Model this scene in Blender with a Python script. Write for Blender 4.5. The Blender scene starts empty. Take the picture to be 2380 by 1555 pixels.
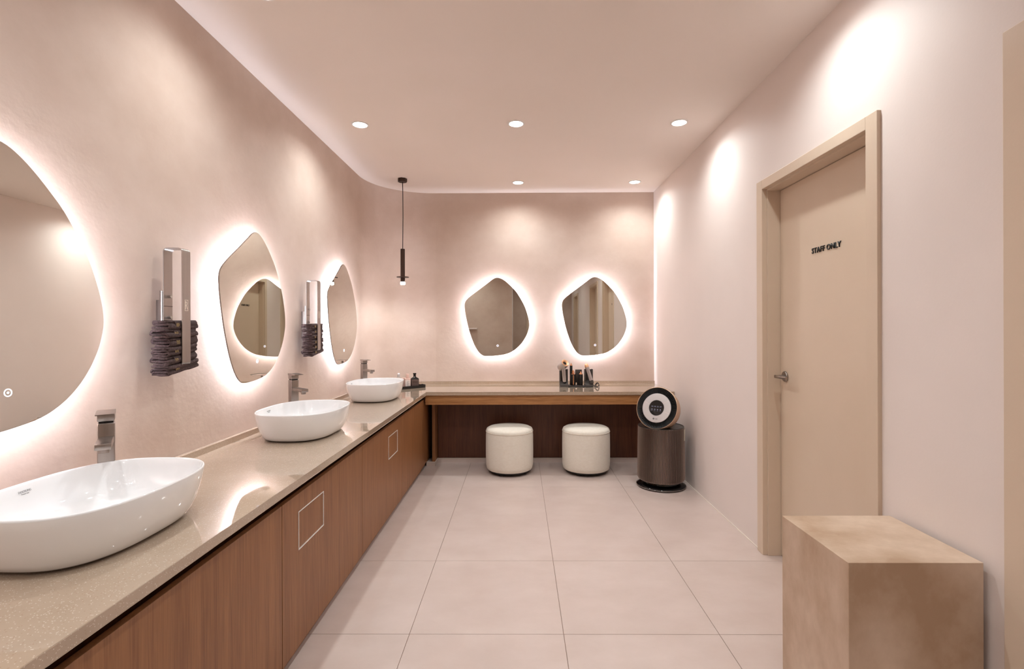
import bpy, bmesh, math, random
from mathutils import Vector, Matrix
random.seed(7)
SC = bpy.context.scene
COL = SC.collection
PI = math.pi

# ------------------------------------------------------------------ camera
CAM_H = 1.28
FPX = 1150.0
cd = bpy.data.cameras.new('camera')
cam = bpy.data.objects.new('camera', cd)
COL.objects.link(cam)
cd.sensor_fit = 'HORIZONTAL'
cd.sensor_width = 36.0
cd.lens = 36.0 * FPX / 2380.0
cd.clip_start = 0.02
YAW = 9.0 / FPX
cd.shift_x = -8.0 / 2380.0
cd.shift_y = -13.5 / 2380.0
cam.location = (0, 0, CAM_H)
cam.rotation_mode = 'QUATERNION'
cam.rotation_quaternion = (Matrix.Rotation(YAW, 4, 'Z') @ Matrix.Rotation(PI / 2, 4, 'X') @ Matrix.Rotation(-0.003, 4, 'Z')).to_quaternion()
SC.camera = cam

# ------------------------------------------------------------------ world + exposure
w = bpy.data.worlds.new('world')
SC.world = w
w.use_nodes = True
w.node_tree.nodes['Background'].inputs[0].default_value = (0.9, 0.8, 0.75, 1)
w.node_tree.nodes['Background'].inputs[1].default_value = 0.0
vs = SC.view_settings
vs.view_transform = 'Standard'
vs.look = 'None'
vs.gamma = 1
vs.use_curve_mapping = False
vs.exposure = 0.84

SPOT_W = 19.5
SPOT_COL = (0.90, 0.985, 1.0)
LED_STRENGTH = 98.0
LED_COL = (0.84, 0.87, 1.0)

# ------------------------------------------------------------------ room dimensions (metres, camera above the origin, +Y into the room)
XL, XR, D, ZC = -1.46, 1.385, 5.10, 2.68
RC = 0.60            # radius of the rounded corner
HC = 0.714           # countertop height
XF, YF = -0.837, 4.428   # countertop front edges
XK = -0.862          # cabinet door faces
REAR, FAR = -1.05, -3.0  # plaster wall behind the camera, end of the corridor
XCOR = -0.165

# ------------------------------------------------------------------ materials
def lin(r, g, b):
    f = lambda c: (c / 255 / 12.92) if c / 255 <= 0.04045 else ((c / 255 + 0.055) / 1.055) ** 2.4
    return (f(r), f(g), f(b), 1)

MATS = {}
def mat(name, col, rough=0.5, metal=0.0, **kw):
    m = bpy.data.materials.new(name)
    m.use_nodes = True
    b = m.node_tree.nodes['Principled BSDF']
    b.inputs['Base Color'].default_value = col
    b.inputs['Roughness'].default_value = rough
    b.inputs['Metallic'].default_value = metal
    for k, v in kw.items():
        b.inputs[k].default_value = v
    MATS[name] = m
    return m

def nodes(m):
    return m.node_tree.nodes, m.node_tree.links, m.node_tree.nodes['Principled BSDF']

def varied(name, c0, c1, scale, rough=0.5, detail=4, bump=0.0, bscale=60, stretch=(1, 1, 1), lo=0.3, hi=0.7, coord='pos', **kw):
    """two tones mixed by a noise, with a fine bump"""
    m = mat(name, c0, rough, **kw)
    n, l, b = nodes(m)
    if coord == 'pos':
        g = n.new('ShaderNodeNewGeometry'); src = g.outputs['Position']
    else:
        g = n.new('ShaderNodeTexCoord'); src = g.outputs['Object']
    mp = n.new('ShaderNodeMapping'); mp.inputs['Scale'].default_value = stretch
    l.new(src, mp.inputs['Vector'])
    nz = n.new('ShaderNodeTexNoise'); nz.inputs['Scale'].default_value = scale; nz.inputs['Detail'].default_value = detail
    nz.inputs['Roughness'].default_value = 0.6
    l.new(mp.outputs[0], nz.inputs['Vector'])
    cr = n.new('ShaderNodeValToRGB')
    cr.color_ramp.elements[0].position = lo; cr.color_ramp.elements[0].color = c0
    cr.color_ramp.elements[1].position = hi; cr.color_ramp.elements[1].color = c1
    l.new(nz.outputs['Fac'], cr.inputs['Fac'])
    l.new(cr.outputs['Color'], b.inputs['Base Color'])
    if bump:
        n2 = n.new('ShaderNodeTexNoise'); n2.inputs['Scale'].default_value = bscale; n2.inputs['Detail'].default_value = 4
        l.new(mp.outputs[0], n2.inputs['Vector'])
        bp = n.new('ShaderNodeBump'); bp.inputs['Strength'].default_value = bump; bp.inputs['Distance'].default_value = 0.01
        l.new(n2.outputs['Fac'], bp.inputs['Height'])
        l.new(bp.outputs[0], b.inputs['Normal'])
    return m

varied('plaster', lin(196, 173, 158), lin(212, 192, 179), 1.7, 0.75, 6, 0.10, 35, (1, 1, 1.15), 0.35, 0.68)
varied('white_paint', lin(232, 219, 213), lin(236, 223, 217), 2.0, 0.6, 2, 0.03, 90)
varied('ceiling_paint', lin(238, 227, 219), lin(241, 230, 223), 1.2, 0.85, 2)
varied('door_paint', lin(213, 192, 170), lin(217, 196, 175), 2.5, 0.42, 3, 0.02, 120)
varied('tile', lin(196, 176, 167), lin(205, 186, 178), 3.2, 0.36, 8, 0.03, 30, (1, 1.4, 1), 0.35, 0.68)
mat('grout', lin(150, 124, 110), 0.9)
varied('pedestal', lin(178, 148, 122), lin(217, 193, 172), 3.6, 0.6, 6, 0.03, 50, (1, 1.3, 0.8), 0.32, 0.66)
mat('black_void', lin(24, 14, 12), 0.8)
mat('ceramic', lin(243, 242, 243), 0.07, **{'Coat Weight': 0.4, 'Coat Roughness': 0.03})
mat('print_grey', lin(120, 115, 116), 0.5)
mat('chrome', (0.75, 0.74, 0.73, 1), 0.08, 1.0)
varied('brushed_steel', (0.31, 0.27, 0.25, 1), (0.39, 0.35, 0.32, 1), 30, 0.28, 3, 0.0, 60, (1, 1, 0.05), metal=1.0)
varied('satin_steel', (0.33, 0.29, 0.27, 1), (0.40, 0.36, 0.33, 1), 20, 0.36, 3, 0.0, 60, (1, 1, 0.05), metal=1.0)
mat('bright_metal', (0.95, 0.93, 0.90, 1), 0.30, 0.35)
mat('mirror_glass', (0.76, 0.75, 0.70, 1), 0.0, 1.0)
mat('glass_edge', lin(120, 108, 100), 0.15, 0.6)
mat('lamp_housing', lin(238, 234, 232), 0.5)
mat('dark_bronze', lin(64, 46, 38), 0.42, 0.55)
mat('black_cord', lin(16, 12, 12), 0.6)
mat('black_plastic', lin(22, 19, 19), 0.32)
mat('grille_black', lin(11, 9, 9), 0.55)
mat('black_gloss', lin(10, 9, 10), 0.06)
mat('grey_plastic', lin(66, 58, 54), 0.4)
mat('silver_plastic', lin(208, 203, 203), 0.32, 0.35)
mat('rose_beige', lin(205, 170, 142), 0.35, 0.35)
mat('copper', (0.80, 0.42, 0.24, 1), 0.25, 1.0)
mat('copper_light', (0.80, 0.48, 0.28, 1), 0.32, 0.85)
mat('nickel', (0.52, 0.49, 0.49, 1), 0.28, 0.9)
mat('bronze_ribs', (0.30, 0.24, 0.21, 1), 0.28, 0.9)
mat('letter_black', lin(14, 11, 11), 0.4)
mat('sticker', lin(222, 214, 196), 0.5)
mat('gold_thread', lin(196, 168, 120), 0.5, 0.4)
mat('towel_band', lin(62, 44, 42), 0.85)
varied('towel', lin(74, 55, 54), lin(108, 86, 85), 160, 0.95, 2, 0.9, 420, coord='obj')
varied('upholstery', lin(234, 224, 210), lin(240, 232, 220), 40, 0.8, 4, 0.25, 500, (1, 1, 2.0), coord='obj', **{'Sheen Weight': 0.15})
mat('piping', lin(226, 214, 200), 0.8)
mat('dark_foot_and_shade', lin(20, 14, 12), 0.6)
mat('silicone', lin(232, 220, 208), 0.35)
mat('clear_glass', (0.95, 0.92, 0.9, 1), 0.02, **{'Transmission Weight': 1.0, 'IOR': 1.25})
mat('frosted_glass', lin(226, 208, 200), 0.25, **{'Transmission Weight': 0.55, 'IOR': 1.3})
mat('pink_card', lin(222, 186, 174), 0.55)
mat('white_card', lin(236, 224, 218), 0.5)
mat('bottle_black', lin(16, 12, 12), 0.15)
mat('brown_label', lin(104, 84, 78), 0.5)

def emit(name, col, strength):
    m = mat(name, (0.8, 0.8, 0.8, 1), 0.5)
    n, l, b = nodes(m)
    b.inputs['Emission Color'].default_value = (*col, 1)
    b.inputs['Emission Strength'].default_value = strength
    return m
emit('led', LED_COL, LED_STRENGTH)
emit('lens_glow', (1.0, 0.95, 0.92), 14.0)
emit('pendant_glow', (1.0, 0.93, 0.86), 18.0)
emit('icon_glow', (0.75, 0.78, 1.0), 1.0)
emit('screen_glow', (0.55, 0.52, 0.70), 0.10)
MATS['screen_glow'].node_tree.nodes['Principled BSDF'].inputs['Base Color'].default_value = lin(70, 66, 78)

# quartz with fine specks
def quartz():
    m = varied('quartz', lin(174, 152, 131), lin(183, 162, 142), 6.0, 0.05, 4, **{'Coat Weight': 0.7, 'Coat Roughness': 0.02})
    n, l, b = nodes(m)
    base = [k for k in b.inputs['Base Color'].links][0].from_socket
    g = n.new('ShaderNodeNewGeometry')
    prev = base
    for sc, th, c in ((330, 0.11, lin(242, 228, 212)), (260, 0.08, lin(158, 124, 100))):
        v = n.new('ShaderNodeTexVoronoi'); v.inputs['Scale'].default_value = sc
        l.new(g.outputs['Position'], v.inputs['Vector'])
        vc = n.new('ShaderNodeSeparateColor'); l.new(v.outputs['Color'], vc.inputs[0])
        lt = n.new('ShaderNodeMath'); lt.operation = 'LESS_THAN'; lt.inputs[1].default_value = th
        l.new(vc.outputs[0], lt.inputs[0])
        d2 = n.new('ShaderNodeMath'); d2.operation = 'LESS_THAN'; d2.inputs[1].default_value = 0.42
        l.new(v.outputs['Distance'], d2.inputs[0])
        mu = n.new('ShaderNodeMath'); mu.operation = 'MULTIPLY'
        l.new(lt.outputs[0], mu.inputs[0]); l.new(d2.outputs[0], mu.inputs[1])
        m8 = n.new('ShaderNodeMath'); m8.operation = 'MULTIPLY'; m8.inputs[1].default_value = 0.5
        l.new(mu.outputs[0], m8.inputs[0])
        mx = n.new('ShaderNodeMixRGB'); mx.inputs[2].default_value = c
        l.new(m8.outputs[0], mx.inputs[0]); l.new(prev, mx.inputs[1])
        prev = mx.outputs[0]
    l.new(prev, b.inputs['Base Color'])
    return m
quartz()

def wood(name, stretch, dark, light, rough=0.42):
    m = mat(name, light, rough)
    n, l, b = nodes(m)
    g = n.new('ShaderNodeNewGeometry')
    oi = n.new('ShaderNodeObjectInfo')
    ad = n.new('ShaderNodeVectorMath'); ad.operation = 'ADD'
    l.new(g.outputs['Position'], ad.inputs[0])
    cb = n.new('ShaderNodeCombineXYZ')
    ml = n.new('ShaderNodeMath'); ml.operation = 'MULTIPLY'; ml.inputs[1].default_value = 7.0
    l.new(oi.outputs['Random'], ml.inputs[0])
    for i in range(3): l.new(ml.outputs[0], cb.inputs[i])
    l.new(cb.outputs[0], ad.inputs[1])
    mp = n.new('ShaderNodeMapping'); mp.inputs['Scale'].default_value = stretch
    l.new(ad.outputs[0], mp.inputs['Vector'])
    a = n.new('ShaderNodeTexNoise'); a.inputs['Scale'].default_value = 1.0; a.inputs['Detail'].default_value = 5
    a.inputs['Distortion'].default_value = 0.6
    l.new(mp.outputs[0], a.inputs['Vector'])
    mp2 = n.new('ShaderNodeMapping'); mp2.inputs['Scale'].default_value = tuple(s * 5 for s in stretch)
    l.new(ad.outputs[0], mp2.inputs['Vector'])
    c = n.new('ShaderNodeTexNoise'); c.inputs['Scale'].default_value = 1.0; c.inputs['Detail'].default_value = 3
    l.new(mp2.outputs[0], c.inputs['Vector'])
    mxf = n.new('ShaderNodeMath'); mxf.operation = 'MULTIPLY_ADD'; mxf.inputs[1].default_value = 0.45
    l.new(c.outputs['Fac'], mxf.inputs[0])
    sc = n.new('ShaderNodeMath'); sc.operation = 'MULTIPLY'; sc.inputs[1].default_value = 0.55
    l.new(a.outputs['Fac'], sc.inputs[0]); l.new(sc.outputs[0], mxf.inputs[2])
    cr = n.new('ShaderNodeValToRGB')
    cr.color_ramp.elements[0].position = 0.33; cr.color_ramp.elements[0].color = dark
    cr.color_ramp.elements[1].position = 0.66; cr.color_ramp.elements[1].color = light
    l.new(mxf.outputs[0], cr.inputs['Fac'])
    l.new(cr.outputs['Color'], b.inputs['Base Color'])
    bp = n.new('ShaderNodeBump'); bp.inputs['Strength'].default_value = 0.05; bp.inputs['Distance'].default_value = 0.004
    l.new(mxf.outputs[0], bp.inputs['Height']); l.new(bp.outputs[0], b.inputs['Normal'])
    return m
wood('wood_vertical', (46, 46, 1.6), lin(120, 74, 42), lin(156, 106, 66))
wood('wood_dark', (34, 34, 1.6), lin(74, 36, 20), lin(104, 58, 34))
wood('wood_horizontal', (2.2, 34, 42), lin(136, 88, 48), lin(182, 130, 80))

# ------------------------------------------------------------------ mesh helpers
def obj(name, bm, m, parent=None, smooth=False, angle=None):
    me = bpy.data.meshes.new(name)
    bmesh.ops.recalc_face_normals(bm, faces=bm.faces)
    bm.to_mesh(me)
    bm.free()
    me.materials.append(MATS[m])
    if smooth:
        me.polygons.foreach_set('use_smooth', [True] * len(me.polygons))
        if angle:
            me.set_sharp_from_angle(angle=math.radians(angle))
    o = bpy.data.objects.new(name, me)
    COL.objects.link(o)
    if parent:
        o.parent = parent
    return o

def tag(o, label=None, cat=None, group=None, kind=None):
    if label: o['label'] = label
    if cat: o['category'] = cat
    if group: o['group'] = group
    if kind: o['kind'] = kind
    return o

def thing(name, label, cat, loc, rz=0.0, group=None, kind=None):
    o = bpy.data.objects.new(name, None)
    o.empty_display_size = 0.05
    COL.objects.link(o)
    o.location = loc
    o.rotation_euler = (0, 0, rz)
    return tag(o, label, cat, group, kind)

def copy_tree(o, parent=None):
    c = o.copy()
    COL.objects.link(c)
    c.parent = parent
    for ch in list(o.children):
        copy_tree(ch, c)
    return c

def B():
    return bmesh.new()

def box(bm, x0, x1, y0, y1, z0, z1, bev=0.0, seg=2):
    t = bmesh.new()
    bmesh.ops.create_cube(t, size=1)
    for v in t.verts:
        v.co = Vector(((x0 + x1) / 2 + v.co.x * (x1 - x0), (y0 + y1) / 2 + v.co.y * (y1 - y0), (z0 + z1) / 2 + v.co.z * (z1 - z0)))
    if bev:
        bmesh.ops.bevel(t, geom=list(t.edges), offset=bev, segments=seg, profile=0.5, affect='EDGES')
    join(bm, t)
    return bm

def join(bm, t, M=None):
    me = bpy.data.meshes.new('tmp')
    t.to_mesh(me)
    t.free()
    if M is not None:
        me.transform(M)
    bm.from_mesh(me)
    bpy.data.meshes.remove(me)

def loft(bm, rings, close=True, cap0=True, cap1=True):
    vs_ = [[bm.verts.new(p) for p in r] for r in rings]
    n = len(rings[0])
    for a, b in zip(vs_[:-1], vs_[1:]):
        for i in range(n if close else n - 1):
            j = (i + 1) % n
            bm.faces.new((a[i], a[j], b[j], b[i]))
    if cap0 and close: bm.faces.new(list(reversed(vs_[0])))
    if cap1 and close: bm.faces.new(vs_[-1])
    return vs_

def lathe(bm, prof, seg=48, M=None, cap0=True, cap1=True):
    t = bmesh.new()
    rings = [[Vector((r * math.cos(2 * PI * i / seg), r * math.sin(2 * PI * i / seg), z)) for i in range(seg)] for r, z in prof]
    loft(t, rings, True, cap0, cap1)
    join(bm, t, M)
    return bm

def tube(bm, pts, r, seg=10, cap=True):
    pts = [Vector(p) for p in pts]
    rings = []
    up = None
    for i, p in enumerate(pts):
        d = (pts[min(i + 1, len(pts) - 1)] - pts[max(i - 1, 0)]).normalized()
        if up is None:
            up = d.orthogonal().normalized()
        up = (up - d * up.dot(d)).normalized()
        s = d.cross(up)
        rr = r[i] if isinstance(r, (list, tuple)) else r
        rings.append([p + (up * math.cos(2 * PI * k / seg) + s * math.sin(2 * PI * k / seg)) * rr for k in range(seg)])
    loft(bm, rings, True, cap, cap)
    return bm

def prism(bm, poly, f0, f1):
    """poly: list of (a,b); f0/f1 map (a,b) to the two end points"""
    loft(bm, [[Vector(f0(a, b)) for a, b in poly], [Vector(f1(a, b)) for a, b in poly]])
    return bm

def spline(pts, sub=4, closed=True):
    out = []
    n = len(pts)
    rng = range(n) if closed else range(n - 1)
    for i in rng:
        if closed:
            p0, p1, p2, p3 = (Vector(pts[(i + k) % n]) for k in (-1, 0, 1, 2))
        else:
            p0, p1, p2, p3 = (Vector(pts[min(max(i + k, 0), n - 1)]) for k in (-1, 0, 1, 2))
        for s in range(sub):
            t = s / sub
            out.append(0.5 * ((2 * p1) + (p2 - p0) * t + (2 * p0 - 5 * p1 + 4 * p2 - p3) * t * t + (3 * p1 - p0 - 3 * p2 + p3) * t ** 3))
    if not closed:
        out.append(Vector(pts[-1]))
    return out

def text_bm(s, height, xscale=1.0, depth=0.001, spacing=1.0, bold=0.0, width=None):
    """lettering in the XZ plane, facing -Y, centred on the origin; height = cap height"""
    c = bpy.data.curves.new('t', 'FONT')
    c.body = s
    c.size = 1.0
    c.align_x = 'CENTER'
    c.space_character = spacing
    c.offset = bold
    c.resolution_u = 3
    o = bpy.data.objects.new('t', c)
    COL.objects.link(o)
    dg = bpy.context.evaluated_depsgraph_get()
    me = bpy.data.meshes.new_from_object(o.evaluated_get(dg))
    COL.objects.unlink(o)
    bpy.data.objects.remove(o)
    bpy.data.curves.remove(c)
    bm = bmesh.new()
    bm.from_mesh(me)
    bpy.data.meshes.remove(me)
    ys = [v.co.y for v in bm.verts]; xs = [v.co.x for v in bm.verts]
    h = max(ys) - min(ys)
    k = height / h
    if width: xscale = width / ((max(xs) - min(xs)) * k)
    cx, cy = (max(xs) + min(xs)) / 2, (max(ys) + min(ys)) / 2
    for v in bm.verts:
        v.co = Vector(((v.co.x - cx) * k * xscale, 0, (v.co.y - cy) * k))
    ext = bmesh.ops.extrude_face_region(bm, geom=list(bm.faces))
    for e in ext['geom']:
        if isinstance(e, bmesh.types.BMVert):
            e.co.y -= depth
    return bm

def xform(bm, M):
    bmesh.ops.transform(bm, matrix=M, verts=bm.verts)
    return bm

# ================================================================== SETTING
def struct(name, bm, m, label, smooth=False, angle=None, parent=None):
    o = obj(name, bm, m, parent, smooth, angle)
    if parent is None:
        tag(o, label, None, None, 'structure')
    return o

# floor: a slab with each tile a piece of its own, joints recessed
floor = struct('floor', box(B(), -1.6, 1.75, FAR - 0.1, D + 0.1, -0.06, -0.003), 'grout', 'pale pink-beige floor of large tiles with hairline joints')
xs = [XL, -1.112, -0.465, 0.182, 0.832, 1.75]
ys = [FAR, -2.48, -1.83, -1.18, -0.53, 0.12, 0.77, 1.42, 2.073, 2.728, 4.0, D]
G = 0.0011
for i in range(len(xs) - 1):
    for j in range(len(ys) - 1):
        if ys[j + 1] < REAR and xs[i + 1] < XCOR: continue
        x0, x1, y0, y1 = xs[i] + G, xs[i + 1] - G, ys[j] + G, ys[j + 1] - G
        obj('floor_tile', box(B(), x0, x1, y0, y1, -0.02, 0.0, 0.0006, 1), 'tile', floor)

# ceiling
struct('ceiling', box(B(), -1.7, 1.9, FAR - 0.1, D + 0.15, ZC, ZC + 0.1), 'ceiling_paint', 'smooth pale pink-beige ceiling with recessed downlights')

# left plaster wall running through a rounded corner into the back wall
def wall_path():
    pts = [(XL, REAR - 0.1), (XL, 0.5), (XL, 2.0), (XL, 3.5), (XL, D - RC)]
    for k in range(1, 17):
        a = PI / 2 * k / 16
        pts.append((XL + RC - RC * math.cos(a), D - RC + RC * math.sin(a)))
    return pts
wp = wall_path()
bm = B()
rin = [[Vector((x, y, z)) for z in (-0.03, ZC + 0.02)] for x, y in wp]
def outw(p, q, r):
    return p
ring = []
for k, (x, y) in enumerate(wp):
    if y <= D - RC + 1e-6: nx, ny = -1, 0
    else:
        nx, ny = (x - (XL + RC)) / RC, (y - (D - RC)) / RC
    o_ = 0.12
    ring.append([Vector((x, y, -0.03)), Vector((x, y, ZC + 0.02)), Vector((x + nx * o_, y + ny * o_, ZC + 0.02)), Vector((x + nx * o_, y + ny * o_, -0.03))])
loft(bm, ring)
struct('wall_left', bm, 'plaster', 'mottled beige plaster wall on the left with rounded far corner', True, 40)
struct('wall_back', box(B(), XL + RC, XR + 0.14, D, D + 0.12, -0.03, ZC + 0.02), 'plaster', 'mottled beige plaster end wall behind the two mirrors')
struct('wall_rear', box(B(), XL - 0.12, XCOR, REAR - 0.12, REAR, -0.03, ZC + 0.02), 'plaster', 'beige plaster wall behind the camera seen in the mirror')
struct('wall_corridor', box(B(), XCOR - 0.1, XCOR, FAR, REAR - 0.12, -0.03, ZC + 0.02), 'white_paint', 'pale corridor side wall behind the camera')

# right wall with the door openings
DOORS = [(1.966, 2.80), (0.513, 1.347), (-2.35, -1.55)]
WT = 0.15
DTOP = 2.061
bm = B()
edges = [FAR] + [v for d_ in sorted(DOORS) for v in (d_[0] - 0.011, d_[1] + 0.011)] + [D + 0.1]
for k in range(0, len(edges), 2):
    box(bm, XR, XR + WT, edges[k], edges[k + 1], -0.03, ZC + 0.02)
for a, b in DOORS:
    box(bm, XR, XR + WT, a - 0.011, b + 0.011, DTOP + 0.009, ZC + 0.02)
struct('wall_right', bm, 'white_paint', 'smooth pale painted wall on the right with a door')
# end wall of the corridor with a door opening
bm = B()
box(bm, XCOR, 0.239, FAR - 0.15, FAR, -0.03, ZC + 0.02)
box(bm, 1.111, XR + WT, FAR - 0.15, FAR, -0.03, ZC + 0.02)
box(bm, 0.239, 1.111, FAR - 0.15, FAR, DTOP + 0.009, ZC + 0.02)
struct('wall_far', bm, 'plaster', 'beige end wall of the corridor behind the camera')
# thin bead of sealant along the foot of the right wall
bm = B()
box(bm, XR - 0.004, XR, 2.865, D, 0.0, 0.005)
box(bm, XR - 0.004, XR, 1.41, 1.89, 0.0, 0.005)
struct('trim_1', bm, 'silicone', 'thin pale sealant line where right wall meets the floor')

def build_door(n, w_open, loc, rz, label, lever=True, text=None):
    """local frame: x to the right seen from the room, -y into the room, wall face at y=0, opening 0..w_open"""
    t = thing('door_%d' % n, label, None, loc, rz, kind='structure')
    cw, pr = 0.064, 0.016
    dep = 0.082
    # casing: three boards plus a stepped lining
    bm = B()
    box(bm, -cw, 0, -pr, 0.012, 0, DTOP + 0.052, 0.002)
    box(bm, w_open, w_open + cw, -pr, 0.012, 0, DTOP + 0.052, 0.002)
    box(bm, 0, w_open, -pr, 0.012, DTOP, DTOP + 0.052, 0.002)
    fr = obj('door_frame', bm, 'door_paint', t)
    bm = B()
    box(bm, -0.0105, 0.010, 0.010, dep + 0.03, 0, DTOP + 0.01, 0.0015)
    box(bm, w_open - 0.010, w_open + 0.0105, 0.010, dep + 0.03, 0, DTOP + 0.01, 0.0015)
    box(bm, 0.010, w_open - 0.010, 0.010, dep + 0.03, DTOP - 0.010, DTOP + 0.0085, 0.0015)
    obj('jamb', bm, 'door_paint', fr)
    lf = obj('door_leaf', box(B(), 0.0125, w_open - 0.0125, dep, dep + 0.04, 0.006, DTOP - 0.0125, 0.001), 'door_paint', t)
    obj('backing', box(B(), -0.01, w_open + 0.01, dep + 0.045, dep + 0.06, 0, DTOP), 'black_void', t)
    if lever:
        h = obj('door_handle', lathe(B(), [(0.027, 0), (0.029, 0.002), (0.029, 0.007), (0.026, 0.010), (0.010, 0.010), (0.009, 0.048)], 32,
                Matrix.Translation((0.062, dep, 1.012)) @ Matrix.Rotation(PI / 2, 4, 'X')), 'brushed_steel', t, True, 40)
        bm = B()
        box(bm, 0.050, 0.165, dep - 0.060, dep - 0.046, 1.003, 1.021, 0.005, 3)
        obj('lever', bm, 'brushed_steel', h, True, 40)
    if text:
        bm = text_bm(text[0], 0.0275, 1.0, 0.004, 1.08, 0.012, text[1])
        xform(bm, Matrix.Translation((text[2], dep, text[3])))
        obj('lettering', bm, 'letter_black', lf)
    return t
# right-hand wall faces -X: local x runs towards the camera
build_door(1, 2.80 - 1.966, (XR, 2.80, 0), -PI / 2, 'beige flush door with black staff only lettering and steel lever handle', True, ('STAFF ONLY', 0.224, 2.80 - 2.375, 1.663))
build_door(2, 1.347 - 0.513, (XR, 1.347, 0), -PI / 2, 'beige door casing at the right edge of the picture beside the pedestal')
build_door(3, 0.80, (XR, -1.55, 0), -PI / 2, 'beige corridor door seen only in the back wall mirror')
build_door(4, 0.85, (1.10, FAR, 0), PI, 'beige door closing the corridor end, seen only in mirrors')

# ================================================================== LAMPS IN THE CEILING
def downlight(x, y, label):
    t = thing('downlight', label, 'downlight', (x, y, ZC), 0, 'recessed ceiling downlights')
    lathe_p = [(0.047, 0), (0.058, 0), (0.058, -0.003), (0.055, -0.005), (0.047, -0.005)]
    bm = B()
    rings = [[Vector((r * math.cos(2 * PI * i / 40), r * math.sin(2 * PI * i / 40), z)) for i in range(40)] for r, z in lathe_p]
    loft(bm, rings + [rings[0]], True, False, False)
    obj('trim_ring', bm, 'lamp_housing', t, True, 40)
    obj('lens', lathe(B(), [(0.0468, -0.0005), (0.0468, -0.003), (0.03, -0.004), (0.005, -0.0042)], 40), 'lens_glow', t, True, 40)
    ld = bpy.data.lights.new('downlight_lamp', 'SPOT')
    ld.energy = SPOT_W
    ld.color = SPOT_COL
    ld.spot_size = math.radians(156)
    ld.spot_blend = 1.0
    ld.shadow_soft_size = 0.03
    lo = bpy.data.objects.new('downlight_lamp', ld)
    COL.objects.link(lo)
    lo.parent = t
    lo.location = (0, 0, -0.012)
    return t
DL = [(-1.06, 2.04, 'round downlight nearest the camera on the left, above the first basins'),
      (-0.03, 2.04, 'round downlight nearest the camera in the middle, cut by the top edge'),
      (1.075, 2.04, 'round downlight nearest the camera on the right, above the staff door'),
      (-1.085, 3.375, 'round downlight in the second row, above the left wall mirrors'),
      (-0.018, 3.375, 'round downlight in the middle of the second row'),
      (1.092, 3.375, 'round downlight in the second row near the right wall'),
      (-0.008, 4.735, 'round downlight in front of the left back wall mirror'),
      (1.106, 4.735, 'round downlight in the far right ceiling corner'),
      (-1.06, 0.69, 'added unseen round downlight on the left just over the camera'),  # this and the following lamps are unseen, added for general illumination
      (-0.03, 0.69, 'added unseen round downlight in the middle just over the camera'),
      (-1.06, -0.55, 'added unseen round downlight behind the camera on the left'),
      (0.6, -0.65, 'added unseen round downlight behind the camera on the right'),
      (0.6, -2.1, 'added unseen round downlight at the corridor end behind the camera')]
for x, y, lb in DL:
    downlight(x, y, lb)

# ================================================================== COUNTERTOP
bm = B()
S0, S1 = HC - 0.030, HC
def slab_outline():
    out = [(XF, -0.95), (XF, YF), (XR - 0.002, YF), (XR - 0.002, D - 0.001)]
    for k in range(16, -1, -1):
        a = PI / 2 * k / 16
        r = RC - 0.002
        out.append((XL + RC - r * math.cos(a), D - RC + r * math.sin(a)))
    out.append((XL + 0.002, -0.95))
    return out
ol = slab_outline()
t = bmesh.new()
loft(t, [[Vector((x, y, S0)) for x, y in ol], [Vector((x, y, S1)) for x, y in ol]])
sel = [e for e in t.edges if abs(e.verts[0].co.z - e.verts[1].co.z) < 1e-5 and all((abs(v.co.x - XF) < 1e-4 or abs(v.co.y - YF) < 1e-4) for v in e.verts)
       and (e.verts[0].co - e.verts[1].co).length > 0.3]
bmesh.ops.bevel(t, geom=sel, offset=0.0022, segments=2, profile=0.5, affect='EDGES')
join(bm, t)
ctop = tag(obj('countertop', bm, 'quartz'), 'polished speckled beige stone countertop running around the corner', 'countertop')
# upstand along the walls
def offs(d_):
    out = [(XL + d_, -0.95), (XL + d_, D - RC)]
    for k in range(1, 17):
        a = PI / 2 * k / 16
        r = RC - d_
        out.append((XL + RC - r * math.cos(a), D - RC + r * math.sin(a)))
    out.append((XR - 0.002, D - d_))
    return out
bm = B()
a_, b_ = offs(0.0015), offs(0.026)
loft(bm, [[Vector((p[0], p[1], S1)), Vector((p[0], p[1], S1 + 0.028)), Vector((q[0], q[1], S1 + 0.028)), Vector((q[0], q[1], S1))] for p, q in zip(a_, b_)])
obj('backsplash', bm, 'quartz', ctop, True, 40)

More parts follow.
